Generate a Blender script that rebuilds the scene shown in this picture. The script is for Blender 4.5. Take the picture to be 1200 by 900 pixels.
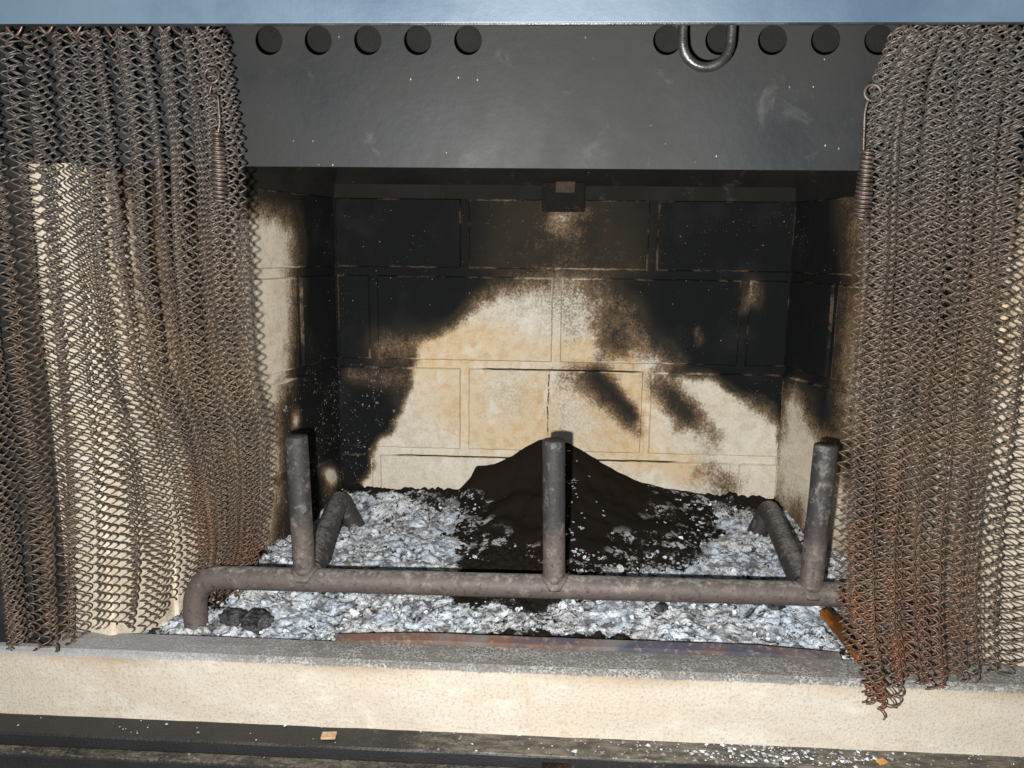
import bpy, bmesh, math, random
import numpy as np
from mathutils import Vector, Matrix, noise
from math import sin, cos, pi, radians
random.seed(7); rng = np.random.default_rng(7)
for o in list(bpy.data.objects): bpy.data.objects.remove(o)
S = bpy.context.scene; COL = S.collection

# ------------------------------------------------------------ camera
cam = bpy.data.cameras.new('camera'); camo = bpy.data.objects.new('camera', cam); COL.objects.link(camo)
CP = Vector((-.0042, -.9864, .1482))
P_, Y_, R_ = radians(9.93), radians(2.82), radians(-.7)
F = Vector((-sin(Y_)*cos(P_), cos(Y_)*cos(P_), -sin(P_)))
rt = Vector((cos(Y_), sin(Y_), 0)); dn = F.cross(rt)
a = cos(R_)*rt + sin(R_)*dn; b = -sin(R_)*rt + cos(R_)*dn
camo.matrix_world = Matrix.Translation(CP) @ Matrix((a, -b, -F)).transposed().to_4x4()
cam.sensor_width = 36; cam.lens = 905.6/1200*36; cam.clip_start = .01; cam.clip_end = 100
S.camera = camo
S.render.resolution_x, S.render.resolution_y = 1024, 768
# ------------------------------------------------------------ light: dim cool daylight + the phone's torch beside the lens + an added sheen light
w = bpy.data.worlds.new('World'); S.world = w; w.use_nodes = True
w.node_tree.nodes['Background'].inputs[0].default_value = (.50, .62, .78, 1)
w.node_tree.nodes['Background'].inputs[1].default_value = .04
fl = bpy.data.lights.new('phone_torch', 'POINT'); fl.energy = 29.5; fl.shadow_soft_size = .0035; fl.color = (1, .965, .90)
flo = bpy.data.objects.new('phone_torch', fl); COL.objects.link(flo)
flo.location = CP - rt*.022 + Vector((0, 0, -.019)) - F*.01
wl = bpy.data.lights.new('lintel_sheen_light', 'AREA'); wl.shape = 'RECTANGLE'; wl.size = 1.3; wl.size_y = 1.0  # added cool area light behind the camera, gives the lintel its sheen
wl.energy = 5.5; wl.color = (.50, .74, 1)
wlo = bpy.data.objects.new('lintel_sheen_light', wl); COL.objects.link(wlo)
wlo.location = (-.1, -2.9, .75); wlo.rotation_euler = (radians(78), 0, 0)
S.view_settings.view_transform = 'Standard'; S.view_settings.look = 'None'; S.view_settings.exposure = .46; S.view_settings.gamma = 1

# ------------------------------------------------------------ helpers
def tag(o, label=None, cat=None, group=None, kind=None):
    if label: o['label'] = label
    if cat: o['category'] = cat
    if group: o['group'] = group
    if kind: o['kind'] = kind
    return o
def empty(name, loc, label, cat, group=None):
    o = bpy.data.objects.new(name, None); COL.objects.link(o); o.location = loc; o.empty_display_size = .02
    return tag(o, label, cat, group)
def wpos(o):
    p = Vector(o.location)
    while o.parent: o = o.parent; p += Vector(o.location)
    return p
def obj(name, verts, faces, mat, parent=None, attrs=None, smooth=False, origin=None):
    V = np.array([tuple(v) for v in verts], dtype=float)
    if origin is None: origin = ((V[:,0].min()+V[:,0].max())/2, (V[:,1].min()+V[:,1].max())/2, V[:,2].min())
    og = Vector(origin)
    me = bpy.data.meshes.new(name)
    me.from_pydata((V - np.array(og)).tolist(), [], faces)
    if attrs:
        for k, vals in attrs.items():
            at = me.attributes.new(k, 'FLOAT', 'POINT'); at.data.foreach_set('value', np.asarray(vals, dtype=np.float32))
    if smooth: me.polygons.foreach_set('use_smooth', [True]*len(me.polygons))
    me.materials.append(mat); me.update()
    o = bpy.data.objects.new(name, me); COL.objects.link(o)
    if parent: o.parent = parent; o.location = og - wpos(parent)
    else: o.location = og
    return o
class MB:
    def __init__(s): s.v = []; s.f = []
    def add(s, v, f):
        n = len(s.v); s.v += [tuple(p) for p in v]; s.f += [tuple(i+n for i in q) for q in f]
    def box(s, lo, hi):
        x0,y0,z0 = lo; x1,y1,z1 = hi
        s.add([(x0,y0,z0),(x1,y0,z0),(x1,y1,z0),(x0,y1,z0),(x0,y0,z1),(x1,y0,z1),(x1,y1,z1),(x0,y1,z1)],
              [(0,3,2,1),(4,5,6,7),(0,1,5,4),(1,2,6,5),(2,3,7,6),(3,0,4,7)])
    def tube(s, pts, r, n=16, caps=True, round_cap=False, wob=0):
        pts = [Vector(p) for p in pts]; m = len(pts)
        rs = r if hasattr(r, '__len__') else [r]*m
        base = len(s.v); up = None
        for i, p in enumerate(pts):
            t = (pts[min(i+1, m-1)] - pts[max(i-1, 0)]).normalized()
            if up is None:
                up = t.orthogonal().normalized()
            up = (up - t*up.dot(t)).normalized(); sd = t.cross(up)
            for k in range(n):
                A = 2*pi*k/n
                q = p + (up*cos(A) + sd*sin(A))*rs[i]*(1 + (wob*noise.noise(p*60 + Vector((k*.7, 3, 1))) if wob else 0))
                s.v.append(tuple(q))
        for i in range(m-1):
            for k in range(n):
                k2 = (k+1) % n
                s.f.append((base+i*n+k, base+i*n+k2, base+(i+1)*n+k2, base+(i+1)*n+k))
        if caps:
            s.f.append(tuple(base+k for k in range(n))[::-1]); s.f.append(tuple(base+(m-1)*n+k for k in range(n)))
    def build(s, name, mat, parent=None, smooth=False, **k): return obj(name, s.v, s.f, mat, parent, smooth=smooth, **k)
def bevel(o, wd=.0006, seg=2):
    m = o.modifiers.new('bevel', 'BEVEL'); m.width = wd; m.segments = seg; m.limit_method = 'ANGLE'; m.angle_limit = radians(40)
    return o
def sm(a_, b_, x): t = np.clip((x-a_)/(b_-a_), 0, 1); return t*t*(3-2*t)
def bezier_path(P, n=10, r=.03):
    """polyline with rounded corners of radius r"""
    P = [Vector(p) for p in P]; out = [P[0]]
    for i in range(1, len(P)-1):
        A = P[i] + (P[i-1]-P[i]).normalized()*r; B = P[i] + (P[i+1]-P[i]).normalized()*r
        for k in range(n+1):
            t = k/n; out.append(A*(1-t)**2 + P[i]*2*t*(1-t) + B*t*t)
    out.append(P[-1]); return out
def dense(P, step):
    P = [Vector(p) for p in P]; out = [P[0]]
    for A, B in zip(P, P[1:]):
        n = max(1, int((B-A).length/step))
        out += [A.lerp(B, k/n) for k in range(1, n+1)]
    return out

# ------------------------------------------------------------ node helpers
class NT:
    def __init__(s, name, rough=.8, metal=0, spec=.3):
        s.m = bpy.data.materials.new(name); s.m.use_nodes = True; s.t = s.m.node_tree
        s.b = s.t.nodes['Principled BSDF']; s.b.inputs['Roughness'].default_value = rough
        s.b.inputs['Metallic'].default_value = metal; s.b.inputs['Specular IOR Level'].default_value = spec
        s.pos = s.t.nodes.new('ShaderNodeNewGeometry').outputs['Position']
    def put(s, sock, v):
        if isinstance(v, bpy.types.NodeSocket): s.t.links.new(v, sock)
        elif isinstance(v, (tuple, list)): sock.default_value = (*v, 1) if len(v) == 3 and sock.type == 'RGBA' else v
        else: sock.default_value = v
    def noise(s, scale, detail=6, rough=.6, vec=None, sx=None, dist=0):
        n = s.t.nodes.new('ShaderNodeTexNoise'); n.inputs['Scale'].default_value = scale; n.inputs['Detail'].default_value = detail
        n.inputs['Roughness'].default_value = rough; n.inputs['Distortion'].default_value = dist
        v = vec or s.pos
        if sx:
            mp = s.t.nodes.new('ShaderNodeMapping'); mp.inputs['Scale'].default_value = sx; s.t.links.new(v, mp.inputs[0]); v = mp.outputs[0]
        s.t.links.new(v, n.inputs['Vector']); return n.outputs['Fac']
    def vor(s, scale, feature='F1', out='Distance', sx=None):
        n = s.t.nodes.new('ShaderNodeTexVoronoi'); n.feature = feature; n.inputs['Scale'].default_value = scale
        v = s.pos
        if sx:
            mp = s.t.nodes.new('ShaderNodeMapping'); mp.inputs['Scale'].default_value = sx; s.t.links.new(v, mp.inputs[0]); v = mp.outputs[0]
        s.t.links.new(v, n.inputs['Vector']); return n.outputs[out]
    def attr(s, name):
        n = s.t.nodes.new('ShaderNodeAttribute'); n.attribute_name = name; return n.outputs['Fac']
    def math(s, op, a_, b_=0., c_=0.):
        n = s.t.nodes.new('ShaderNodeMath'); n.operation = op
        s.put(n.inputs[0], a_); s.put(n.inputs[1], b_); s.put(n.inputs[2], c_); return n.outputs[0]
    def step(s, x, a_, b_, lo=0., hi=1.):
        n = s.t.nodes.new('ShaderNodeMapRange'); n.interpolation_type = 'SMOOTHSTEP'
        s.put(n.inputs[0], x); n.inputs[1].default_value = a_; n.inputs[2].default_value = b_
        n.inputs[3].default_value = lo; n.inputs[4].default_value = hi; return n.outputs[0]
    def mix(s, f, A, B, mode='MIX'):
        n = s.t.nodes.new('ShaderNodeMix'); n.data_type = 'RGBA'; n.blend_type = mode
        s.put(n.inputs[0], f); s.put(n.inputs[6], A); s.put(n.inputs[7], B); return n.outputs[2]
    def sep(s):
        n = s.t.nodes.new('ShaderNodeSeparateXYZ'); s.t.links.new(s.pos, n.inputs[0]); return n.outputs
    def bump(s, h, dist=.001, strength=1, prev=None):
        n = s.t.nodes.new('ShaderNodeBump'); n.inputs['Distance'].default_value = dist; n.inputs['Strength'].default_value = strength
        s.put(n.inputs['Height'], h)
        if prev: s.t.links.new(prev, n.inputs['Normal'])
        return n.outputs[0]
    def done(s, col, normal=None, rough=None, metal=None):
        s.put(s.b.inputs['Base Color'], col)
        if normal: s.t.links.new(normal, s.b.inputs['Normal'])
        if rough is not None: s.put(s.b.inputs['Roughness'], rough)
        if metal is not None: s.put(s.b.inputs['Metallic'], metal)
        return s.m

# ------------------------------------------------------------ materials
def mat_firebrick():
    n = NT('firebrick', .9, 0, .12)
    raw = n.attr('soot'); tan = n.attr('tan'); edge = n.attr('edge')  # on the left wall the soot value also carries painted mesh shadow
    n1 = n.noise(55, 8, .65); n2 = n.noise(420, 5, .7); n3 = n.noise(14, 4, .55); n4 = n.noise(1100, 2, .5)
    nv = n.noise(130, 6, .7, sx=(1, 1, .45))
    mid = n.math('MULTIPLY', n.math('MULTIPLY', raw, n.math('SUBTRACT', 1.0, raw)), 4.0)
    s = n.math('MULTIPLY_ADD', n.math('SUBTRACT', n1, .5), .55, raw)
    s = n.math('MULTIPLY_ADD', n.math('SUBTRACT', n2, .5), n.math('MULTIPLY_ADD', mid, .75, .12), s)
    s = n.math('MULTIPLY_ADD', n.math('SUBTRACT', nv, .5), .35, s)
    e1 = n.math('MULTIPLY', edge, n.step(n.noise(20, 5, .65), .42, .60))
    s = n.math('SUBTRACT', s, n.math('MULTIPLY', e1, n.step(raw, .5, .95, .45, .40)))
    tf = n.math('MULTIPLY', n.step(n.math('MULTIPLY_ADD', n.math('SUBTRACT', n1, .5), .9, tan), .20, .90), .66)
    base = n.mix(n3, (.60, .54, .44), (.70, .65, .56))
    base = n.mix(tf, base, n.mix(n.step(n2, .4, .6), (.60, .41, .19), (.66, .52, .33)))
    grey = n.math('MULTIPLY', n.attr('grey'), n.step(n2, .38, .6))
    base = n.mix(grey, base, (.30, .29, .27))
    base = n.mix(n.step(n2, .50, .68, 0, .38), base, (.26, .20, .13))
    base = n.mix(n.step(n4, .56, .70, 0, .35), base, (.75, .70, .60))
    base = n.mix(n.step(n.noise(85, 7, .7), .46, .62, 0, .5), base, n.mix(tan, (.46, .42, .36), (.52, .30, .12)))
    base = n.mix(n.step(n.noise(26, 6, .6, dist=.6), .54, .66, 0, .45), base, (.74, .71, .66))
    pit = n.step(n.vor(210), .0, .16, 1, 0)
    base = n.mix(n.math('MULTIPLY', pit, .45), base, (.10, .07, .05))
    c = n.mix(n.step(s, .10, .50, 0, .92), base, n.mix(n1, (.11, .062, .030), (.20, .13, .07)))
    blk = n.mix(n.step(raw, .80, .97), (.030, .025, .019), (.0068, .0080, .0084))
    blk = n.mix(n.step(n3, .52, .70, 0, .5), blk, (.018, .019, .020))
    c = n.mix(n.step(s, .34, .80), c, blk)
    # flecks of ash and chipped spots on the soot
    sp = n.math('MULTIPLY', n.step(n.vor(125), .05, .11, 1, 0), n.step(n.noise(34, 3), .52, .62))
    sp2 = n.math('MULTIPLY', n.step(n.vor(300), .04, .13, 1, 0), n.step(n.noise(20, 3), .50, .66))
    zx = n.sep()
    low = n.math('MULTIPLY', n.step(zx[0], -.15, -.20), n.step(zx[2], .03, -.04))
    scr = n.math('MULTIPLY', n.step(n.vor(170, sx=(1.6, 1, .45)), .05, .14, 1, 0), n.step(n.noise(40, 4), .46, .56))
    scr2 = n.math('MULTIPLY', n.step(n.noise(120, 3, .5, dist=2.5), .645, .675), n.step(n.noise(33, 3), .42, .56))
    scr = n.math('MULTIPLY', n.math('MAXIMUM', scr, scr2), low)
    fk = n.math('MULTIPLY', n.math('MAXIMUM', n.math('MAXIMUM', sp, sp2), scr), n.step(raw, .45, .75))
    c = n.mix(n.math('MULTIPLY', fk, .75), c, (.40, .38, .34))
    x, y, z = n.sep()[0:3]
    # hairline cracks along the joints
    wob = n.math('MULTIPLY', n.math('SUBTRACT', n.noise(45, 4, .6), .5), .006)
    def hcrack(z0, x0, x1, wd=.0010):
        d = n.math('ABSOLUTE', n.math('SUBTRACT', n.math('SUBTRACT', z, z0), n.math('MULTIPLY', wob, .35)))
        k = n.step(d, wd*.5, wd, 1, 0)
        k = n.math('MULTIPLY', k, n.math('MULTIPLY', n.step(x, x0, x0+.02), n.step(x, x1-.02, x1, 1, 0)))
        return n.math('MULTIPLY', k, n.step(y, -.02, -.015))
    k = n.math('MAXIMUM', hcrack(-.0052, -.10, .12), hcrack(-.1232, -.215, .02, .0008))
    k = n.math('MAXIMUM', k, hcrack(-.1232, .03, .17, .0009))
    d = n.math('ABSOLUTE', n.math('SUBTRACT', n.math('ADD', x, .0055), wob))
    v = n.math('MULTIPLY', n.step(d, .0004, .0011, 1, 0), n.math('MULTIPLY', n.step(z, -.095, -.085), n.step(z, -.008, -.006, 1, 0)))
    v = n.math('MULTIPLY', n.math('MULTIPLY', v, n.step(y, -.02, -.015)), n.step(n2, .42, .5))
    k = n.math('MAXIMUM', k, v)
    c = n.mix(n.math('MULTIPLY', k, .93), c, (.015, .012, .01))
    h = n.math('MULTIPLY_ADD', n2, .6, n.math('MULTIPLY', n4, .4)); h = n.math('SUBTRACT', h, k)
    nb = n.bump(h, .0012, .8)
    return n.done(c, nb, rough=n.step(s, .3, .6, .95, .80))
M = {}
M['brick'] = mat_firebrick()

def mat_kerb():
    n = NT('kerb_refractory', .9, 0, .15)
    n1 = n.noise(30, 6, .6, sx=(.6, 1, 1.6)); n2 = n.noise(380, 5, .7); n3 = n.noise(9, 4, .5)
    c = n.mix(n3, (.475, .42, .345), (.53, .475, .405)); c = n.mix(n.step(n1, .42, .66, 0, .45), c, (.56, .535, .49))
    c = n.mix(n.step(n2, .50, .64, 0, .55), c, (.30, .25, .19)); c = n.mix(n.step(n.noise(90, 8, .75), .56, .68, 0, .5), c, (.36, .36, .36))
    c = n.mix(n.step(n.noise(18, 7, .7, sx=(2.2, 1, .5)), .56, .70, 0, .35), c, (.38, .29, .19))
    c = n.mix(n.step(n.vor(170), .03, .12, .5, 0), c, (.12, .09, .06))
    nf = n.noise(160, 5, .7)
    sc = n.math('MULTIPLY', n.step(n.noise(45, 7, .7, sx=(.7, 1, 1.3)), .50, .70), .35)
    c = n.mix(sc, c, (.70, .68, .62))
    # upper zone stained brown, top surface dusted with grey ash
    st = n.math('MULTIPLY_ADD', n.math('SUBTRACT', n1, .5), .5, n.attr('stain'))
    c = n.mix(n.step(st, .25, .9, 0, .72), c, (.30, .20, .11))
    dust = n.math('MULTIPLY_ADD', n.math('SUBTRACT', nf, .5), .5, n.attr('dust'))
    dc = n.mix(n.step(n.noise(520, 6, .8), .44, .58), (.085, .080, .075), (.42, .43, .44))
    dc = n.mix(n.step(n.noise(38, 8, .75), .44, .58, 0, .75), dc, (.14, .135, .13))
    dc = n.mix(n.math('MULTIPLY', n.step(n.sep()[0], -.36, -.15, 1, 0), .6), dc, (.36, .37, .39))
    c = n.mix(n.step(dust, .40, .62, 0, .92), c, dc)
    return n.done(c, n.bump(n2, .0012, .7))
M['kerb'] = mat_kerb()

def steel(name, c0, c1, rough=.55, metal=.0, spec=.5, rust=0, scale=20, smudge=0, bumpd=.0004):
    n = NT(name, rough, metal, spec)
    n1 = n.noise(scale, 6, .6); n2 = n.noise(scale*14, 4, .6)
    c = n.mix(n.step(n1, .35, .65), c0, c1)
    if rust: c = n.mix(n.step(n.math('MULTIPLY_ADD', n2, .4, n.math('MULTIPLY', n1, .6)), .5, .62, 0, rust), c, (.16, .075, .04))
    if smudge:
        sx = n.math('MULTIPLY', n.step(n.noise(26, 7, .7, dist=.5), .58, .74), smudge)
        c = n.mix(sx, c, (.17, .165, .16))
        fk = n.math('MULTIPLY', n.step(n.vor(120, sx=(1, 1, .7)), .04, .08, 1, 0), n.step(n.noise(24, 3), .56, .64))
        c = n.mix(n.math('MULTIPLY', fk, .8), c, (.45, .44, .42))
    return n.done(c, n.bump(n2, bumpd, .6), rough=n.step(n1, .3, .7, max(.1, rough-.1), min(1, rough+.15)))
M['black'] = steel('black_painted_steel', (.011, .012, .013), (.018, .019, .020), .5, smudge=.12)
M['lintel'] = steel('lintel_sky_sheen_steel', (.050, .082, .125), (.072, .112, .162), .42, spec=1.0, scale=7, smudge=.0)  # blue sky reflection on the black steel is put into this base colour
M['shield'] = steel('sooty_shield_steel', (.0085, .0115, .0140), (.0165, .0175, .0180), .55, scale=6, smudge=.20, spec=.4)
M['disc'] = steel('shield_disc_steel', (.0055, .006, .0065), (.008, .0085, .009), .7, scale=30, spec=.2)
M['dome'] = steel('sooty_dome_steel', (.0075, .0075, .007), (.013, .0115, .0095), .8, scale=14, smudge=.22, spec=.25)
M['rustbox'] = steel('rusty_catch_steel', (.007, .0065, .006), (.011, .009, .008), .8, scale=40, rust=.3, spec=.15)
M['handle'] = steel('handle_steel', (.06, .062, .065), (.11, .11, .11), .32, metal=.7, spec=.5, scale=60)
M['spring'] = steel('spring_steel', (.075, .055, .045), (.14, .115, .10), .42, metal=.6, spec=.5, scale=90)

def mat_mesh():
    n = NT('oxidised_chain_wire', .5, .35, .5)
    n1 = n.noise(16, 5, .6); n2 = n.noise(300, 4, .6); z = n.sep()[2]
    c = n.mix(n.step(n1, .40, .62), (.125, .090, .066), (.085, .068, .055))
    c = n.mix(n.step(n2, .52, .66, 0, .4), c, (.15, .085, .052))
    c = n.mix(n.step(z, .06, .24, 0, .75), c, (.088, .084, .082))
    c = n.mix(n.math('MULTIPLY', n.attr('rust'), n.step(n.noise(40, 4), .38, .6)), c, (.17, .075, .042))
    return n.done(c, None, rough=n.step(n2, .35, .65, .36, .62))
M['mesh'] = mat_mesh()

def mat_grate():
    n = NT('heat_scaled_bar_steel', .62, .25, .4)
    n1 = n.noise(22, 6, .6); n2 = n.noise(260, 5, .65); n3 = n.noise(90, 6, .7)
    ash = n.attr('ash')
    dark = n.mix(n1, (.026, .026, .028), (.058, .056, .058))
    purp = n.mix(n1, (.085, .070, .066), (.145, .118, .108))
    c = n.mix(n.step(n.math('MULTIPLY_ADD', n.math('SUBTRACT', n3, .5), .8, n.attr('warm')), .3, .75), dark, purp)
    c = n.mix(n.step(n3, .52, .64, 0, .45), c, (.22, .20, .19))
    c = n.mix(n.step(n2, .52, .66, 0, .55), c, (.02, .02, .022)); c = n.mix(n.step(n.noise(45, 7, .75), .55, .70, 0, .5), c, (.26, .21, .19))
    a2 = n.math('MULTIPLY_ADD', n.math('SUBTRACT', n3, .5), .7, ash); a2 = n.math('MULTIPLY_ADD', n.math('SUBTRACT', n2, .5), 1.1, a2)
    c = n.mix(n.step(a2, .45, .90, 0, .7), c, (.40, .40, .40))
    return n.done(c, n.bump(n.math('MULTIPLY_ADD', n2, .5, n3), .0010, .8), rough=.62)
M['grate'] = mat_grate()

def mat_ash():
    n = NT('wood_ash', .95, 0, .1)
    d = n.attr('dark'); n1 = n.noise(60, 8, .65); n2 = n.noise(330, 6, .7); n3 = n.noise(18, 4, .55); n4 = n.noise(900, 3, .6)
    c = n.mix(n.step(n3, .42, .58), (.46, .53, .63), (.64, .66, .69))
    c = n.mix(n.step(n1, .49, .60, 0, .95), c, (.84, .90, .96)); c = n.mix(n.step(n.noise(13, 4, .5), .50, .62, 0, .35), c, (.55, .68, .85))
    c = n.mix(n.step(n1, .49, .40, 0, .85), c, (.13, .125, .12)); c = n.mix(n.math('MULTIPLY', n.step(n.noise(150, 6, .75), .46, .38), n.step(n3, .40, .52)), c, (.04, .037, .034))
    c = n.mix(n.step(n.noise(25, 5, .6, sx=(1, 1.7, 1)), .58, .70, 0, .5), c, (.34, .28, .20))
    fine = n.math('MULTIPLY', n.step(n2, .46, .38, 0, .9), n.step(n.noise(30, 5, .65), .40, .56, .25, 1))
    c = n.mix(fine, c, (.06, .055, .05))
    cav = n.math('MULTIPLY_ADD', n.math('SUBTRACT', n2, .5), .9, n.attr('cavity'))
    c = n.mix(n.step(cav, .42, .75, 0, .95), c, (.022, .020, .018))  # shade in the crevices between lumps is put into the ash colour
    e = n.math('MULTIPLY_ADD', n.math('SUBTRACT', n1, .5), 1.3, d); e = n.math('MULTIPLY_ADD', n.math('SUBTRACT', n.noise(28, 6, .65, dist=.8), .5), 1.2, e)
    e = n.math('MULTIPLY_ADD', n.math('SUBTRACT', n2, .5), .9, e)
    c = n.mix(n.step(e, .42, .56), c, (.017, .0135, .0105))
    return n.done(c, n.bump(n.math('MULTIPLY_ADD', n2, .7, n.math('MULTIPLY', n4, .3)), .0024, 1))
M['ash'] = mat_ash()
def mat_flake():
    n = NT('ash_flake', .95, 0, .1)
    t = n.attr('tone'); n2 = n.noise(500, 4, .6)
    c = n.mix(t, (.10, .10, .105), (.74, .80, .88)); c = n.mix(n.step(n2, .50, .38, 0, .6), c, (.12, .115, .11))
    return n.done(c, n.bump(n2, .001, .8))
M['flake'] = mat_flake()
def mat_soot():
    n = NT('loose_soot', 1, 0, .05)
    n1 = n.noise(400, 5, .7); n2 = n.noise(20, 4)
    c = n.mix(n2, (.0125, .0095, .0070), (.0185, .0145, .0110))
    sp = n.math('MULTIPLY', n.step(n.vor(150), .04, .12, 1, 0), n.step(n.noise(30, 3), .53, .60))
    sp = n.math('MULTIPLY', sp, n.step(n.attr('rim'), .05, .8, .15, 1))
    isl = n.math('MULTIPLY', n.step(n.math('MULTIPLY_ADD', n.noise(48, 5, .7), .8, n.math('MULTIPLY', n.noise(260, 4, .7), .35)), .60, .66), n.step(n.attr('rim'), .15, .7))
    c = n.mix(n.math('MULTIPLY', isl, .9), c, n.mix(n.noise(300, 4, .7), (.22, .22, .23), (.70, .72, .75)))
    c = n.mix(sp, c, (.42, .42, .42))
    return n.done(c, n.bump(n1, .0012, .7))
M['soot'] = mat_soot()
def simple(name, c0, c1, scale=60, rough=.8, stretch=None, spec=.3):
    n = NT(name, rough, 0, spec); n1 = n.noise(scale, 6, .65, sx=stretch)
    return n.done(n.mix(n.step(n1, .4, .6), c0, c1), n.bump(n1, .0015, .8))
M['charcoal'] = simple('charcoal', (.012, .012, .013), (.06, .062, .065), 120, .6)
M['wood'] = simple('scorched_wood', (.42, .13, .015), (.10, .035, .008), 60, .6, (1, .3, 1))
M['woodbark'] = simple('charred_wood', (.05, .02, .008), (.02, .012, .008), 80, .8)
M['chip_tan'] = simple('tan_chip', (.50, .34, .22), (.42, .28, .17), 200, .8)
M['chip_orange'] = simple('orange_chip', (.55, .30, .10), (.48, .25, .08), 200, .8)
def mat_track():
    n = NT('grimy_track_steel', .5, 0, .45)
    n1 = n.noise(35, 6, .65); n2 = n.noise(420, 4, .6); d = n.attr('grime')
    c = n.mix(n1, (.010, .010, .011), (.026, .026, .027))
    e = n.math('MULTIPLY_ADD', n.math('SUBTRACT', n1, .5), 1.0, d); e = n.math('MULTIPLY_ADD', n.math('SUBTRACT', n2, .5), 1.0, e)
    c = n.mix(n.step(e, .35, .75, 0, .9), c, n.mix(n.step(n.noise(150, 8, .75, sx=(.35, 1, 1)), .40, .62), (.050, .044, .038), (.17, .15, .12)))
    c = n.mix(n.math('MULTIPLY', n.step(n.vor(190), .08, .2, 1, 0), n.step(n.math('MULTIPLY_ADD', d, .35, n.noise(30, 3)), .72, .82)), c, (.45, .44, .40))
    return n.done(c, n.bump(n2, .001, .7))
M['track'] = mat_track()
def mat_strip():
    n = NT('heat_blued_strip', .5, .5, .5)
    n1 = n.noise(30, 6, .6, sx=(.5, 1, 1)); n2 = n.noise(170, 5, .65)
    c = n.mix(n.step(n1, .40, .60), (.10, .105, .145), (.22, .13, .10)); c = n.mix(n.step(n2, .52, .66, 0, .8), c, (.34, .28, .25))
    c = n.mix(n.step(n.noise(14, 3), .5, .62, 0, .7), c, (.26, .24, .24))
    return n.done(c, n.bump(n2, .0008, .8))
M['strip'] = mat_strip()

# ------------------------------------------------------------ stain maps, the left one with painted mesh shadow too, written in wall coordinates
CLEAN = [(-0.2758, -0.2283), (-0.2597, -0.1917), (-0.2545, -0.1653), (-0.2357, -0.1459), (-0.2363, -0.1201), (-0.2257, -0.0989), (-0.2119, -0.0904), (-0.1979, -0.0637), (-0.1796, -0.0292), (-0.1816, -0.0112), (-0.1658, 0.0181), (-0.1413, 0.0363), (-0.1105, 0.0588), (-0.0974, 0.0742), (-0.0779, 0.0854), (-0.0606, 0.0985), (-0.0305, 0.1065), (0.005, 0.1102), (0.0447, 0.1075), (0.058, 0.0928), (0.0758, 0.0748), (0.0998, 0.0623), (0.1178, 0.0431), (0.1443, 0.0261), (0.1645, 0.009), (0.1544, -0.0044), (0.1979, -0.0113), (0.2256, -0.0251), (0.2585, -0.0354), (0.281, -0.0505), (0.2926, -0.0782), (0.3014, -0.1405), (0.3064, -0.2101)]   # outline of the patch burnt clean, metres on the wall
SMEARS = [(0.0473, 0.0926, 0.0793, 0.0337, 0.0258, 0.0237, 0.42), (0.0793, 0.0337, 0.0569, -0.0108, 0.0237, 0.0172, 0.20), (0.082, 0.045, 0.128, 0.022, 0.03, 0.026, 0.34), (0.1191, 0.0615, 0.1538, 0.0077, 0.0172, 0.0172, 0.4), (0.0263, -0.0115, 0.112, -0.0826, 0.0172, 0.0151, 0.42), (0.0571, -0.0164, 0.107, -0.0657, 0.0161, 0.0097, 0.85), (0.1356, -0.0203, 0.1748, -0.0664, 0.0215, 0.0172, 0.52), (0.15, -0.0256, 0.1745, -0.0597, 0.0129, 0.0086, 0.5), (0.173, -0.053, 0.211, -0.0915, 0.0215, 0.0151, 0.38), (0.199, -0.1318, 0.2366, -0.1538, 0.0237, 0.0172, 0.36), (0.2416, -0.0236, 0.2818, -0.0616, 0.0172, 0.0129, 0.5), (0.2226, -0.16, 0.2292, -0.1773, 0.0151, 0.0151, 0.3), (-0.0434, 0.102, -0.0109, 0.095, 0.0258, 0.0215, 0.22), (0.0109, 0.0867, 0.0208, 0.0326, 0.0194, 0.0151, 0.25), (0.0077, -0.0118, 0.0148, -0.0793, 0.0108, 0.0086, 0.18), (0.0034, 0.1797, 0.0111, 0.1694, 0.0172, 0.0151, -0.24), (0.2442, 0.103, 0.2498, 0.0818, 0.014, 0.0054, -0.30), (0.0085, 0.187, 0.0401, 0.1925, 0.0129, 0.0086, -0.2), (-0.2192, 0.0194, -0.1635, 0.0237, 0.0237, 0.0237, -0.42), (-0.2648, -0.0174, -0.1974, -0.0217, 0.0086, 0.0151, -0.3), (-0.1978, -0.05, -0.1639, -0.0322, 0.0151, 0.0151, -0.15), (0.2366, 0.0902, 0.2334, 0.0741, 0.0065, 0.0043, -0.3), (0.1818, 0.0485, 0.1866, 0.0378, 0.0043, 0.0054, -0.35), (-0.0278, 0.1395, 0.0526, 0.1299, 0.0645, 0.0645, -0.08)]   # soot plumes (+) and rubbed spots (-): x, z, x, z, radius, radius, amount
def seg_d(px, pz, a_, b_, c_, d_):
    dx, dz = c_-a_, d_-b_; t = ((px-a_)*dx+(pz-b_)*dz)/(dx*dx+dz*dz+1e-12); t = min(1, max(0, t))
    return math.hypot(px-a_-dx*t, pz-b_-dz*t), t
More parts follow.
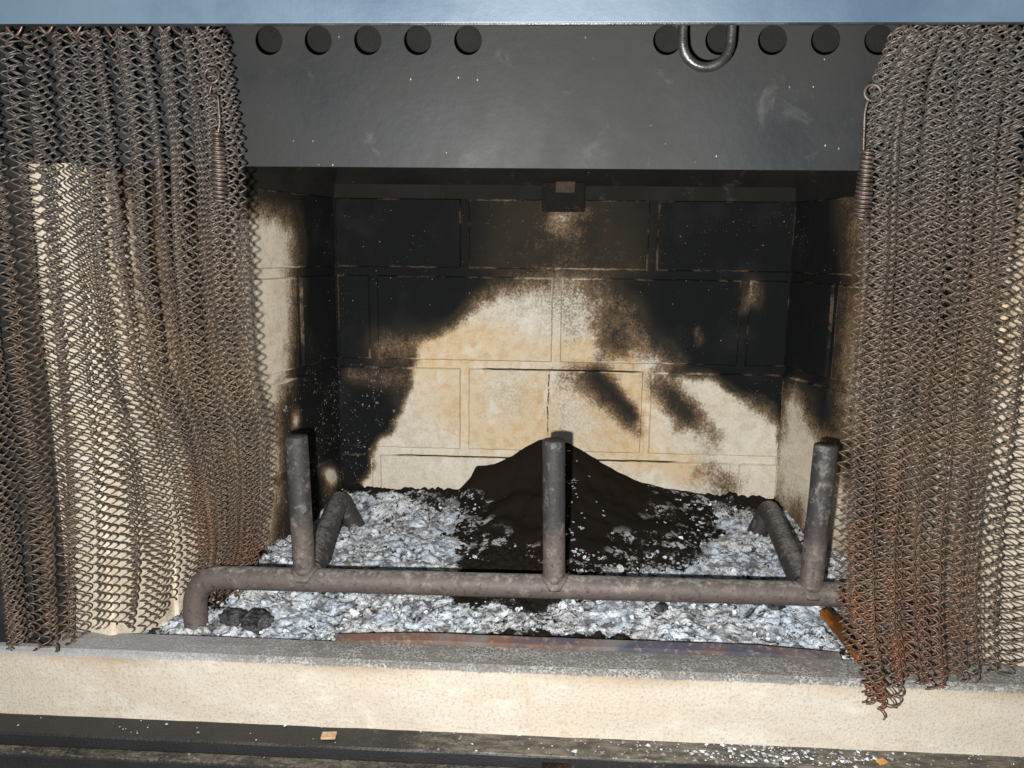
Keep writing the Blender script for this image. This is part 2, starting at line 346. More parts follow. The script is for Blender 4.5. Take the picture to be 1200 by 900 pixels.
def back_soot(x, z):
    q = Vector((x*22, z*22, 1.5)); nx = x + .006*noise.noise(q) + .003*noise.noise(q*3.3); nz = z + .006*noise.noise(q+Vector((7, 3, 9))) + .003*noise.noise(q*3.1+Vector((1, 2, 3)))
    ins = False; d = 9; n = len(CLEAN)
    for i in range(n):
        a_, b_ = CLEAN[i]; c_, d_ = CLEAN[(i+1) % n]
        if (b_ > nz) != (d_ > nz) and nx < (c_-a_)*(nz-b_)/(d_-b_)+a_: ins = not ins
        d = min(d, seg_d(nx, nz, a_, b_, c_, d_)[0])
    if ins: d = -d
    wd = .009 + .016*float(sm(-.01, .09, z)) + .008*float(sm(.02, .1, x))*float(sm(-.03, .02, z))
    top = .97 - .12*math.exp(-((x-.01)/.11)**4)*float(sm(.10, .13, z))
    v = top*float(sm(-wd, wd*1.1, d))
    for a_, b_, c_, d_, r0, r1, am in SMEARS:
        if abs(x-a_) > .16: continue
        e, t = seg_d(nx, nz, a_, b_, c_, d_); rr = r0+(r1-r0)*t
        g = am*math.exp(-(e/rr)**2)
        v = v + g*(1-v) if g > 0 else v + g
    return max(0., min(1., v))
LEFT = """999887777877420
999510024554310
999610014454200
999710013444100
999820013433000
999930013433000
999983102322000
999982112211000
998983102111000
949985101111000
999988422222100"""  # upper middle columns: shadow of the curtain mesh painted in as soot values
RIGHT = """999755456653100
999855545543000
999965556542000
999954445432000
999953334432000
989852223321000
615963211211000
510148631111000
300012652111000
334100232111000
666544543432111"""
def grid(s, nc):
    rows = []
    for r in s.split('\n'):
        r = r.replace(' ', '')[:nc]; r = r + r[-1]*(nc-len(r)); rows.append([int(c)/9 for c in r])
    return np.array(rows)
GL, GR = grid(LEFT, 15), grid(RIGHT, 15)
def bil(G, c, r):
    c = min(max(c, 0), G.shape[1]-1.001); r = min(max(r, 0), G.shape[0]-1.001)
    i, j = int(r), int(c); fr, fc = r-i, c-j
    return (G[i,j]*(1-fc)+G[i,j+1]*fc)*(1-fr) + (G[i+1,j]*(1-fc)+G[i+1,j+1]*fc)*fr
TAN = [(-.10,.03,.07,.035,.9),(-.12,-.05,.07,.05,.75),(-.02,-.05,.03,.05,.9),(.07,-.03,.05,.05,.9),(.11,-.07,.04,.05,.9),(.05,.02,.06,.02,.9),
       (-.06,-.10,.06,.03,.6),(.03,-.11,.08,.03,.55),(.18,-.14,.03,.02,.9),(-.18,.01,.04,.03,.8),(.14,-.12,.05,.02,.6),(.205,-.05,.02,.02,.4),(.24,.09,.02,.03,.6)]
GREY = [(-.02,.09,.05,.035,.85),(.03,.08,.03,.04,.8),(-.05,-.04,.04,.03,.5),(.01,-.02,.02,.05,.35),(-.22,-.14,.04,.04,.15),(.21,-.155,.03,.02,.9),(.05,-.07,.05,.04,.4)]
def blobs(L, x, z): return min(1, sum(a_*math.exp(-((x-cx)/rx)**2-((z-cz)/rz)**2) for cx, cz, rx, rz, a_ in L))
CL, CR, TL, TR = -.2817, .2937, radians(14.35), radians(15.4)
def wall(which):
    if which == 'back': return dict(u0=CL, u1=CR, P=lambda u, z, n: (u, -n, z))
    if which == 'left': return dict(u0=0, u1=.395, P=lambda u, z, n: (CL - sin(TL)*u + cos(TL)*n, -cos(TL)*u - sin(TL)*n, z))
    return dict(u0=0, u1=.395, P=lambda u, z, n: (CR + sin(TR)*u - cos(TR)*n, -cos(TR)*u - sin(TR)*n, z))
def stains_and_shade(which, u, z):
    if which == 'back': return back_soot(u, z), blobs(TAN, u, z), blobs(GREY, u, z)
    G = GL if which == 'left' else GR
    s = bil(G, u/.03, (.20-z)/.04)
    t = .35 if which == 'left' else (.25 + .45*float(sm(-.02, .1, z)))
    g = 0. if which == 'left' else .5*math.exp(-((u-.11)/.04)**2)*float(sm(-.02, .03, z))
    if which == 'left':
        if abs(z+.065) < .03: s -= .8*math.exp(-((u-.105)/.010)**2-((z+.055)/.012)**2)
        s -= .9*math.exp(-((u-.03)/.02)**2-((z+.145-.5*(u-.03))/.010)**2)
    return s, t, g
H, W, J = .118, .235, .010
ZT, ZB = .2099, -.236
def make_panel(which, label, joints):
    wl_ = wall(which); Pf = wl_['P']; u0, u1 = wl_['u0'], wl_['u1']
    base = Vector(Pf((u0+u1)/2, ZB, 0))
    root = empty('firebrick_panel', base, label, 'firebrick wall')
    # cast body: joint surface with depth behind
    st = .006; nu = int((u1-u0)/st); nz = int((ZT-ZB)/st)
    V, A = [], {'soot': [], 'tan': [], 'grey': [], 'edge': []}
    def pt(u, z, n, e=0.):
        V.append(Pf(u, z, n)); s, t, g = stains_and_shade(which, u, z)
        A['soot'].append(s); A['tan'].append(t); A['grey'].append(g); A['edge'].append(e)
        return len(V)-1
    F_ = []
    g = [[pt(u0+(u1-u0)*i/nu, ZB+(ZT-ZB)*j/nz, 0) for i in range(nu+1)] for j in range(nz+1)]
    for j in range(nz):
        for i in range(nu): F_.append((g[j][i], g[j][i+1], g[j+1][i+1], g[j+1][i]))
    D = -.044 if which != 'back' else -.03
    k = [pt(u, z, D) for u, z in ((u0, ZB), (u1, ZB), (u1, ZT), (u0, ZT))]
    F_ += [[g[nz][i] for i in range(nu+1)] + [k[2], k[3]], [g[0][i] for i in range(nu+1)][::-1] + [k[0], k[1]],
           [g[j][nu] for j in range(nz+1)][::-1] + [k[2], k[1]][::-1][::-1], [g[j][0] for j in range(nz+1)] + [k[3], k[0]], tuple(k)]
    F_[-3] = [g[j][nu] for j in range(nz+1)] + [k[2], k[1]]
    F_[-3] = F_[-3][::-1]
    obj('panel_body', V, F_, M['brick'], root, A)
    # bricks standing proud of the joints
    rows = [(H, ZT), (0, H), (-H, 0), (-2*H, -H)]
    for ri, (z0, z1) in enumerate(rows):
        zz0 = z0 + J/2; zz1 = (z1 - J/2) if ri else z1 - .001
        cuts = [u0] + [c for c in joints[ri % 2 if which == 'back' else ri % 2] if u0+.01 < c < u1-.01] + [u1]
        for a_, b_ in zip(cuts, cuts[1:]):
            ua = a_ + (J/2 if a_ > u0 else .003); ub = b_ - (J/2 if b_ < u1 else .001)
            if ub-ua < .012: continue
            V, F_ = [], []; A = {k_: [] for k_ in ('soot', 'tan', 'grey', 'edge')}
            pr = .0036 + random.uniform(-.0004, .0004); bv = .0016
            nu = max(2, int((ub-ua)/.005)); nz = max(2, int((zz1-zz0)/.005))
            ins = bv+.0012; us = [ua, ua+bv] + [ua+ins+(ub-ua-2*ins)*i/nu for i in range(nu+1)] + [ub-bv, ub]
            zs = [zz0, zz0+bv] + [zz0+ins+(zz1-zz0-2*ins)*j/nz for j in range(nz+1)] + [zz1-bv, zz1]
            gg = []
            for j, zv in enumerate(zs):
                row = []
                for i, uv in enumerate(us):
                    rim = i in (0, len(us)-1) or j in (0, len(zs)-1)
                    e = 1. if (rim or i in (1, len(us)-2) or j in (1, len(zs)-2)) else 0.
                    q = Vector((uv*40, zv*40, ri*3.1))
                    jit = .0004*noise.noise(q*3)
                    row.append(pt(uv+jit, zv+.0006*noise.noise(q*3+Vector((9, 4, 2))), .0001 if rim else pr + .0005*noise.noise(q), e))
                gg.append(row)
            for j in range(len(zs)-1):
                for i in range(len(us)-1): F_.append((gg[j][i], gg[j][i+1], gg[j+1][i+1], gg[j+1][i]))
            obj('brick', V, F_, M['brick'], root, A)
    return root
xc = .0031
make_panel('back', 'soot-stained firebrick back wall with a bright cone-shaped clean patch', [[xc-.5*W, xc+.5*W], [xc-W, xc, xc+W]])
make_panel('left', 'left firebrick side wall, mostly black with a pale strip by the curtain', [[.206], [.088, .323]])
make_panel('right', 'right firebrick side wall with pale lower corner and black diagonal smear', [[.212], [.094, .33]])

# ------------------------------------------------------------ setting: floor, sheet steel of the firebox
mb = MB(); mb.box((-.47, -.40, -.27), (.47, .04, -.2365)); mb.build('hearth_floor', M['brick'], attrs={'soot': [.6]*8, 'tan': [.3]*8, 'grey': [.3]*8, 'edge': [0]*8})['kind'] = 'structure'
# dome: black sheet rising and leaning inward from the wall tops
mb = MB()
def dome_ring(t, z):
    lean = t
    bx0, bx1, by = CL+lean*.10-.002, CR-lean*.10+.002, .004-lean*.20
    fy = -.36
    return [(-.378+lean*.06, fy, z), (bx0, by, z), (bx1, by, z), (.392-lean*.06, fy, z)]
rings = [[(-.374, -.36, ZT-.001+.0), (CL+.002, -.003, ZT-.001), (CR-.002, -.003, ZT-.001), (.388, -.36, ZT-.001)],
         [(-.372, -.36, ZT+.016), (CL+.004, -.006, ZT+.016), (CR-.004, -.006, ZT+.016), (.386, -.36, ZT+.016)],
         [(-.29, -.36, .34), (-.20, -.17, .34), (.21, -.17, .34), (.30, -.36, .34)], [(-.22, -.36, .43), (-.13, -.26, .43), (.14, -.26, .43), (.23, -.36, .43)]]
vv = [p for r_ in rings for p in r_]; ff = []
for i in range(3):
    for k in range(3): ff.append((i*4+k, i*4+k+1, (i+1)*4+k+1, (i+1)*4+k))
ff.append((12, 13, 14, 15))
o = obj('smoke_dome', vv, ff, M['dome']); tag(o, 'black sooty sheet steel dome closing the firebox above the bricks', 'smoke dome')
sd = o.modifiers.new('solid', 'SOLIDIFY'); sd.thickness = .0015; sd.offset = 1
# top plates over the side panels
for sx in (-1, 1):
    mb = MB(); x0, x1 = (-.50, -.374) if sx < 0 else (.388, .52)
    mb.box((x0, -.385, ZT+.0015), (x1, .02, ZT+.004)); o = mb.build('top_plate', M['black'])
    tag(o, 'black steel plate capping the %s firebrick side wall' % ('left' if sx < 0 else 'right'), 'steel plate')
# jambs
for sx, x0, x1 in ((-1, -.60, -.4215), (1, .4340, .62)):
    mb = MB(); mb.box((x0, -.402, -.1857), (x1, -.365, ZT+.0012)); mb.box((x0, -.46, -.1857), (x0+.04, -.4022, .50)) if sx < 0 else mb.box((x1-.13, -.46, -.1857), (x1, -.4022, .50))
    o = bevel(mb.build('steel_jamb', M['black'])); tag(o, 'black steel jamb at the %s side of the firebox opening' % ('left' if sx < 0 else 'right'), 'jamb')

mb = MB(); mb.box((-.62, .036, -.28), (.64, .040, .50)); mb.box((-.624, -.47, -.28), (-.62, .04, .50)); mb.box((.64, -.47, -.28), (.644, .04, .50)); mb.box((-.624, -.475, .50), (.644, .04, .504))
tag(mb.build('firebox_casing', M['black']), 'black sheet steel casing enclosing the firebox behind the bricks', 'casing')
# smoke shield with knock-out discs
def make_shield():
    root = empty('smoke_shield', (0, -.37, ZT+.0005), 'dark grey steel smoke shield hanging across the top with round knockouts', 'smoke shield')
    y0 = -.37; z0, z1 = ZT-.0003, .40; x0, x1 = -.50, .52
    cx = [-.2238+.0382*k for k in range(-5, 5)] + [.0781+.0386*k for k in range(0, 10)]
    cz, r = .3026, .0106; n = 24
    V, F_ = [], []
    zb, zt_ = cz-.016, cz+.016
    def quad(a_, b_, c_, d_):
        i = len(V); V.extend([(a_, y0, c_), (b_, y0, c_), (b_, y0, d_), (a_, y0, d_)]); F_.append((i, i+1, i+2, i+3))
    quad(x0, x1, z0, zb); quad(x0, x1, zt_, z1)
    cur = x0
    for c in cx:
        if c-.016 > cur+1e-5: quad(cur, c-.016, zb, zt_)
        cur = c+.016
        # square cell with a round hole
        i0 = len(V)
        for k in range(n):
            A = 2*pi*k/n; q = max(abs(cos(A)), abs(sin(A)))
            V.append((c+.016*cos(A)/q, y0, cz+.016*sin(A)/q)); V.append((c+r*cos(A), y0, cz+r*sin(A))); V.append((c+r*cos(A), y0+.0014, cz+r*sin(A)))
        for k in range(n):
            p, q = i0+3*k, i0+3*((k+1) % n)
            F_.append((p, q, q+1, p+1)); F_.append((p+1, q+1, q+2, p+2))
    quad(cur, x1, zb, zt_)
    # lower return flange, thickness
    i = len(V); V.extend([(x0, y0, z0), (x1, y0, z0), (x1, y0+.0035, z0), (x0, y0+.0035, z0)]); F_.append((i, i+1, i+2, i+3))
    obj('shield_plate', V, F_, M['shield'], root)
    first = None
    for c in cx:
        if first is None:
            m = MB(); m.tube([(c+.0012, y0+.0016, cz+.0020), (c+.0012, y0+.0030, cz+.0020)], .0100, 24)
            first = m.build('knockout_disc', M['disc'], root)
        else:
            d = first.copy(); COL.objects.link(d); d.parent = root; d.location = first.location + Vector((c-cx[0], 0, 0))
    return root
make_shield()
# lintel
root = empty('lintel', (0, -.475, .283), 'painted steel lintel across the top of the opening, blue sky sheen put into its colour', 'lintel')
mb = MB(); mb.box((-.62, -.477, .2860), (.64, -.475, .45)); bevel(mb.build('front_sheet', M['lintel'], root))
mb = MB(); mb.tube([(-.62, -.4755, .2858), (.64, -.4755, .2858)], .0011, 8); mb.build('bottom_edge', M['handle'], root, smooth=True)

# damper catch on the dome
root = empty('damper_catch', (.018, -.01, .195), 'small rusty steel catch hanging over the top middle of the back wall', 'catch')
mb = MB(); mb.box((-.0180, -.020, .1935), (.0340, -.0105, .2280)); bevel(mb.build('catch_plate', M['rustbox'], root), .001)
mb = MB(); mb.box((-.002, -.0245, .2155), (.022, -.0205, .2290)); bevel(mb.build('catch_block', steel('catch_rust', (.02, .013, .010), (.07, .045, .032), .8, scale=90), root), .001)

# damper pull handle
mb = MB()
hp = [(.0800, -.43, .34), (.0800, -.43, .292)]
for k in range(0, 13):
    A = pi + pi*k/12; hp.append((.0966+.0162*cos(A), -.43+.002*k/12, .2870+.0165*sin(A)))
hp += [(.1128, -.428, .2980), (.1095, -.427, .3060), (.1050, -.426, .3100)]
hp = dense(hp, .003); mb.tube(hp, .0033, 14, wob=.03)
tag(mb.build('damper_hook', M['handle'], smooth=True), 'bent black steel rod handle hooking down below the lintel', 'hook')

# ------------------------------------------------------------ kerb and track
def extrude_profile(name, prof, x0, x1, mat, parent, st=.012, attrs=None, wob=0):
    n = int((x1-x0)/st); V, F_ = [], []; m = len(prof); A = {k: [] for k in (attrs or {})}
    for i in range(n+1):
        x = x0+(x1-x0)*i/n
        for j, (y, z) in enumerate(prof):
            dz = wob*noise.noise(Vector((x*30, j*.8, 2))); dy = wob*noise.noise(Vector((x*30, j*.8, 9)))
            V.append((x, y+dy, z+dz))
            for k, fn in (attrs or {}).items(): A[k].append(fn(x, j))
    for i in range(n):
        for j in range(m):
            j2 = (j+1) % m; F_.append((i*m+j, i*m+j2, (i+1)*m+j2, (i+1)*m+j))
    F_.append(tuple(range(m))); F_.append(tuple(n*m+j for j in range(m))[::-1])
    return obj(name, V, F_, mat, parent, A)
kp = [(-.3765, -.236), (-.3765, -.188), (-.378, -.1862), (-.390, -.1860), (-.4055, -.1864), (-.4090, -.1885), (-.4100, -.1915), (-.4103, -.199), (-.4106, -.215), (-.4108, -.235), (-.4108, -.2458), (-.400, -.2475)]
du = [0, .8, 1, 1, 1, .9, .45, .05, 0, 0, .15, .3]; sn = [0, 0, 0, 0, .3, .7, .9, .55, .1, 0, 0, 0]
o = extrude_profile('hearth_kerb', kp, -.56, .58, M['kerb'], None, .006, {'dust': lambda x, j: du[j], 'stain': lambda x, j: sn[j]*(.6+.5*noise.noise(Vector((x*9, 0, 0))))}, wob=.0006)
tag(o, 'long cream refractory kerb with grey ash-dusted top edge', 'kerb')
root = empty('door_track', (0, -.43, -.30), 'grimy black steel door track along the front of the cream kerb', 'door track')
tp = [(-.4109, -.2600), (-.4109, -.2455), (-.4340, -.2460), (-.4356, -.2475), (-.4356, -.2600)]
extrude_profile('ledge', tp, -.56, .58, M['track'], root, .006, {'grime': lambda x, j: (.15+.75*float(sm(-.25, .05, x)))*(1 if j in (1, 2) else .3)}, wob=.0004)
rp = [(-.4356, -.30), (-.4358, -.2560), (-.4395, -.2560), (-.4405, -.2535), (-.4500, -.2535), (-.4520, -.2550), (-.4520, -.30)]
extrude_profile('rail', rp, -.56, .58, M['track'], root, .006, {'grime': lambda x, j: .62 if j in (3, 4) else .1}, wob=.0003)
mb = MB(); mb.box((-.56, -.60, -.32), (.58, -.4525, -.305)); mb.build('front_shelf', M['black'], root)
mb = MB(); mb.box((-.004, -.4530, -.2535), (.018, -.4365, -.2505)); mb.box((.0005, -.4530, -.275), (.0135, -.4522, -.2505)); bevel(mb.build('latch_bracket', M['rustbox'], root))
# front grille wall below, dark
o = None
# chips & crumbs on the track
def chip(cx, cy, cz, sx, sy, sz, rz, mat, label):
    V, F_ = [], []
    m = MB(); m.box((-sx/2, -sy/2, 0), (sx/2, sy/2, sz))
    vs = [Matrix.Rotation(rz, 3, 'Z') @ Vector(v)*random.uniform(.94, 1.06) + Vector((cx, cy, cz)) for v in m.v]
    o = obj('chip', vs, m.f, mat); bevel(o, .0004); tag(o, label, 'chip')
chip(-.178, -.4235, -.2455, .012, .0085, .002, .1, M['chip_tan'], 'square tan chip lying on the black ledge left of centre')
chip(.262, -.4260, -.2455, .007, .005, .002, .4, M['chip_orange'], 'small orange chip lying on the black ledge below the right curtain')

# ------------------------------------------------------------ ash bed
def fb(p, sc, o_=4): 
    return noise.fractal(Vector((p[0]*sc, p[1]*sc, 3.3)), .9, 2.1, o_)
def ash_h(x, y):
    t = float(sm(-.38, -.05, y))
    z = -.2025 + .012*t + .024*float(sm(-.085, -.004, y))
    z += .006*float(sm(.10, .26, abs(x)))*(1-t)*0
    z += .0075*fb((x, y), 16) 
    return z
STp = .0018
ax = np.arange(-.392, .408, STp); ay = np.arange(-.3772, .0, STp)
HX = [-.23, -.18, -.125, -.106, -.099, -.075, -.051, -.03, -.018, -.006, .008, .022, .04, .06, .085, .11, .15, .2, .25, .29]
HZ = [-.21, -.190, -.170, -.150, -.133, -.130, -.1185, -.103, -.096, -.0925, -.094, -.099, -.110, -.1213, -.136, -.1487, -.158, -.164, -.178, -.21]
def heap_h(x, y):
    # ridge profile along the back wall
    d = -y
    px = x+.004
    k = min(1, d/.05)
    xx = x + k*(.014*noise.noise(Vector((y*38, 1, 0))) + .010*noise.noise(Vector((x*70, y*70, 5))))
    z0 = float(np.interp(xx, HX, HZ)); z1 = float(np.interp((xx-.012)*.80, [-.16, -.10, -.05, -.004, .05, .11, .16, .20], [-.215, -.176, -.146, -.118, -.140, -.162, -.178, -.215]))
    zp = z0*(1-k) + z1*k
    top = max(zp + .206, 0)
    return -.206 + top*math.exp(-(max(0, d-.015)/(.125+.03*noise.noise(Vector((x*14, 0, 0)))))**1.35) + .0012*noise.noise(Vector((x*90, y*90, 0))) + .004*k*noise.noise(Vector((x*35, y*35, 4)))
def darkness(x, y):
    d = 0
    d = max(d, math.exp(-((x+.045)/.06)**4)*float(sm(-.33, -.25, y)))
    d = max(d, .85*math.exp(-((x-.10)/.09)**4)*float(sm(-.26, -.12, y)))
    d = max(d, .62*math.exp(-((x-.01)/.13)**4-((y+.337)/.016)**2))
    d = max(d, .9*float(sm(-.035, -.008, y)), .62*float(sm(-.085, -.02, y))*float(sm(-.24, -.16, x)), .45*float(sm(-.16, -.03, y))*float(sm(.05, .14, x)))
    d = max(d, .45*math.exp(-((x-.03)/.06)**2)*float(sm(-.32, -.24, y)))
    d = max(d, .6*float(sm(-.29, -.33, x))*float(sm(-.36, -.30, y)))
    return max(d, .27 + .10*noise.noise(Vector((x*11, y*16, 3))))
def make_ash():
    root = empty('ash_bed', (0, -.2, -.236), 'bed of white and blue-grey wood ash covering the firebox floor', 'ash')
    nx, ny = len(ax), len(ay); V = []; dk = []; cv = []
    for y in ay:
        for x in ax:
            z = ash_h(x, y)
            p = Vector((x*80, y*105, 1)); dd, _ = noise.voronoi(p + noise.noise_vector(p*.5)*.9)
            cell = min(1, (dd[1]-dd[0])*2.2)
            p2 = Vector((x*240, y*240, 5)); d2, _ = noise.voronoi(p2)
            c2 = min(1, (d2[1]-d2[0])*2.4)
            amp = .5 + .9*max(0, noise.noise(Vector((x*22, y*22, 8)))+.25)
            z += (.0050*cell**.8)*amp + .0006*c2 + .0012*noise.noise(Vector((x*260, y*260, 2))) + .0042*noise.noise(Vector((x*75, y*75, 6)))
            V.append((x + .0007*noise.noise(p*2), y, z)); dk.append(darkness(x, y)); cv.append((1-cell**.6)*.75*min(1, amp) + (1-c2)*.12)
    F_ = [(j*nx+i, j*nx+i+1, (j+1)*nx+i+1, (j+1)*nx+i) for j in range(ny-1) for i in range(nx-1)
          if CL - .256*(-ay[j]) - .004 < ax[i] < CR + .2754*(-ay[j]) + .004 or (ay[j] < -.372)]
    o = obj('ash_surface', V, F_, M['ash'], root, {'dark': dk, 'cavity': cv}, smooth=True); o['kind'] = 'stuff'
    # curled flakes lying on it
    V, F_, T = [], [], []
    made = 0
    while made < 2600:
        x = random.uniform(-.36, .37); y = random.uniform(-.372, -.008)
        if not (CL - .256*(-y) + .006 < x < CR + .2754*(-y) - .006): continue
        dkv = darkness(x, y) + .55*noise.noise(Vector((x*60, y*60, 0)))
        if random.random() < dkv*1.28: continue
        sz = random.choice([.0009, .0009, .0012, .0012, .0016, .002, .0026, .0036])*random.uniform(.7, 1.2)
        zb = max(ash_h(x, y)+.0035, heap_h(x, y)+.0006) if heap_h(x, y) > ash_h(x, y)-.002 else ash_h(x, y)+.0032
        rot = Matrix.Rotation(random.uniform(0, 6.3), 3, 'Z') @ Matrix.Rotation(random.gauss(0, .35), 3, 'X') @ Matrix.Rotation(random.gauss(0, .3), 3, 'Y')
        curl = random.uniform(.1, .6); i0 = len(V); tone = min(1, max(0, random.gauss(.75, .28)))
        el = random.uniform(.5, 1)
        for j in range(3):
            for i in range(3):
                u, v_ = i-1, j-1; k = 1 - .25*abs(u*v_)*random.uniform(0, 2)
                q = Vector((u*sz*k*random.uniform(.8, 1.2), v_*sz*el*k*random.uniform(.8, 1.2), curl*sz*(u*u) - .1*sz))
                q = rot @ q; V.append((x+q.x, y+q.y, zb+q.z)); T.append(tone)
        for j in range(2):
            for i in range(2): F_.append((i0+j*3+i, i0+j*3+i+1, i0+j*3+i+4, i0+j*3+i+3))
        made += 1
    o = obj('ash_flakes', V, F_, M['flake'], root, {'tone': T}); o['kind'] = 'stuff'
    m = o.modifiers.new('solid', 'SOLIDIFY'); m.thickness = .0004
make_ash()
def make_heap():
    hx = np.arange(-.23, .28, .0025); hy = np.arange(-.24, -.0008, .0025); V = []; keep = []; rim = []
    for y in hy:
        for x in hx:
            h = heap_h(x, y) + .0007*noise.noise(Vector((x*400, y*400, 0))); g = ash_h(x, y)
            V.append((x, y, max(h, g-.006))); keep.append(h > g-.002); rim.append(max(1-float(sm(.0, .022, h-g)), float(sm(-.15, -.21, y))*.8))
    nx = len(hx); F_ = []
    for j in range(len(hy)-1):
        for i in range(nx-1):
            q = (j*nx+i, j*nx+i+1, (j+1)*nx+i+1, (j+1)*nx+i)
            if any(keep[k] for k in q): F_.append(q)
    o = obj('soot_heap', V, F_, M['soot'], None, {'rim': rim}, smooth=True)
    tag(o, 'pointed heap of dark brown soot piled against the back wall', 'soot heap', kind='stuff')
make_heap()

# ------------------------------------------------------------ grate
BR = .0102
def make_grate():
    gy, gz = -.330, -.1515
    root = empty('fire_grate', (0, -.2, -.215), 'heavy welded steel fire grate with three upright bars standing in the ash', 'fire grate')
    def bar(name, pts, r=BR, warm=lambda p: .5, ash=lambda p: 0., taper=True):
        pts = dense(pts, .006); m = MB(); n = 20
        L = len(pts); rs = [r]*L
        m.tube(pts, rs, n, caps=False, wob=.035)
        # slightly rounded ends
        for end, sg in ((0, 1), (L-1, -1)):
            t = (pts[1]-pts[0]).normalized()*-1 if end == 0 else (pts[-1]-pts[-2]).normalized()
            c = pts[end]; i0 = end*n
            ring = [Vector(m.v[i0+k]) for k in range(n)]
            j0 = len(m.v); m.v += [tuple(c + (q-c)*.90 + t*.0010) for q in ring]
            for k in range(n): m.f.append((i0+k, i0+(k+1) % n, j0+(k+1) % n, j0+k))
            m.f.append(tuple(j0+k for k in range(n)))
        at = {'warm': [], 'ash': []}
        for i, v in enumerate(m.v):
            c = pts[min(i//n, L-1)]; up = (Vector(v)-c).normalized().z if (Vector(v)-c).length > 1e-5 else 0
            at['warm'].append(warm(Vector(v))); at['ash'].append(ash(Vector(v))*max(0, up)*1.2)
        return obj(name, m.v, m.f, M['grate'], root, at, smooth=True)
    fp = bezier_path([(-.3285, gy-.002, -.232), (-.3285, gy, gz-.002), (.3385, gy, gz+.002), (.3385, gy-.002, -.232)], 10, .030)
    bar('front_bar', fp, .0107, lambda p: .85, lambda p: .55)
    for x, lean, tz in ((-.2245, -.0035, -.0185), (.0035, -.003, -.0165), (.2305, .0035, -.0150)):
        bar('upright_bar', [(x, gy, gz+.0065), (x+lean, gy+.001, tz)], .0100, lambda p: .15+.85*float(sm(-.06, -.14, p.z)))
    for x in (-.2238, .0042, .2302):
        V, F_, W = [], [], []
        nA, nB = 22, 8
        for i in range(nA):
            A = 2*pi*i/nA
            for j in range(nB):
                B = 2*pi*j/nB; rr = .0102 + .0022*cos(B)*(1+.5*noise.noise(Vector((i*.9, x*50, 0))))
                # bead follows the saddle where the upright meets the rail
                px_, py_ = rr*cos(A), rr*sin(A)
                hz = math.sqrt(max(0, .0107**2 - min(abs(py_), .0106)**2))
                V.append((x+px_, gy+py_, gz+hz+.0018*sin(B)+.0005*noise.noise(Vector((i*1.3, j, x*40)))))
        for i in range(nA):
            for j in range(nB): F_.append((i*nB+j, ((i+1) % nA)*nB+j, ((i+1) % nA)*nB+(j+1) % nB, i*nB+(j+1) % nB))
        obj('weld_bead', V, F_, M['grate'], root, {'warm': [.7]*len(V), 'ash': [.35]*len(V)}, smooth=True)
    bar('side_bar', bezier_path([(-.2200, gy+.004, gz+.003), (-.2580, -.092, -.1550), (-.2250, -.082, -.225)], 8, .014), .0118, lambda p: .25, lambda p: .62)
    bar('side_bar', bezier_path([(.2280, gy+.004, gz+.003), (.2620, -.082, -.1550), (.2380, -.078, -.225)], 8, .014), .0118, lambda p: .25, lambda p: .62)
make_grate()
# steel retaining strip behind the kerb
V, F_ = [], []; n = 60
for i in range(n+1):
    x = -.185 + .430*i/n; k = min(1, i/10, (n-i)/10); wv = .0008*noise.noise(Vector((x*40, 0, 0)))
    V += [(x, -.3758, -.200), (x, -.3758, -.1835+wv-.004*(1-k)), (x, -.3690, -.1805+wv-.004*(1-k)), (x, -.3665, -.1815-.004*(1-k)), (x, -.3685, -.200)]
for i in range(n):
    for j in range(4): F_.append((i*5+j, i*5+j+1, (i+1)*5+j+1, (i+1)*5+j))
F_ += [(0, 1, 2, 3, 4), tuple(n*5+j for j in range(5))[::-1]]
tag(obj('steel_strip', V, F_, M['strip']), 'thin heat-blued rusty steel strip lying in ash behind the kerb', 'steel strip')

# charcoal lumps
def lump(x, y, z, r, seed, label):
    bm = bmesh.new(); bmesh.ops.create_icosphere(bm, subdivisions=4, radius=r)
    for v in bm.verts:
        p = v.co.copy(); q = p/r*1.1+Vector((seed, 0, 0))
        dd, _ = noise.voronoi(q*1.6)
        v.co = Vector((p.x*1.15, p.y*.9, p.z*.75))*(.85+.35*(dd[1]-dd[0])+.25*noise.noise(q*3))
    V = [tuple(v.co+Vector((x, y, z))) for v in bm.verts]; F_ = [tuple(v.index for v in f.verts) for f in bm.faces]; bm.free()
    tag(obj('charcoal_lump', V, F_, M['charcoal']), label, 'charcoal')
lump(-.2660, -.345, -.187, .0130, 1, 'large charcoal lump in the ash right of the grate corner')
lump(-.2900, -.340, -.187, .0105, 5, 'smaller charcoal lump nearest the bent grate corner')
lump(.215, -.285, -.182, .008, 9, 'charcoal lump in the ash near the right upright bar')
lump(.105, -.300, -.183, .0055, 13, 'tiny charcoal lump in the ash between middle and right uprights')
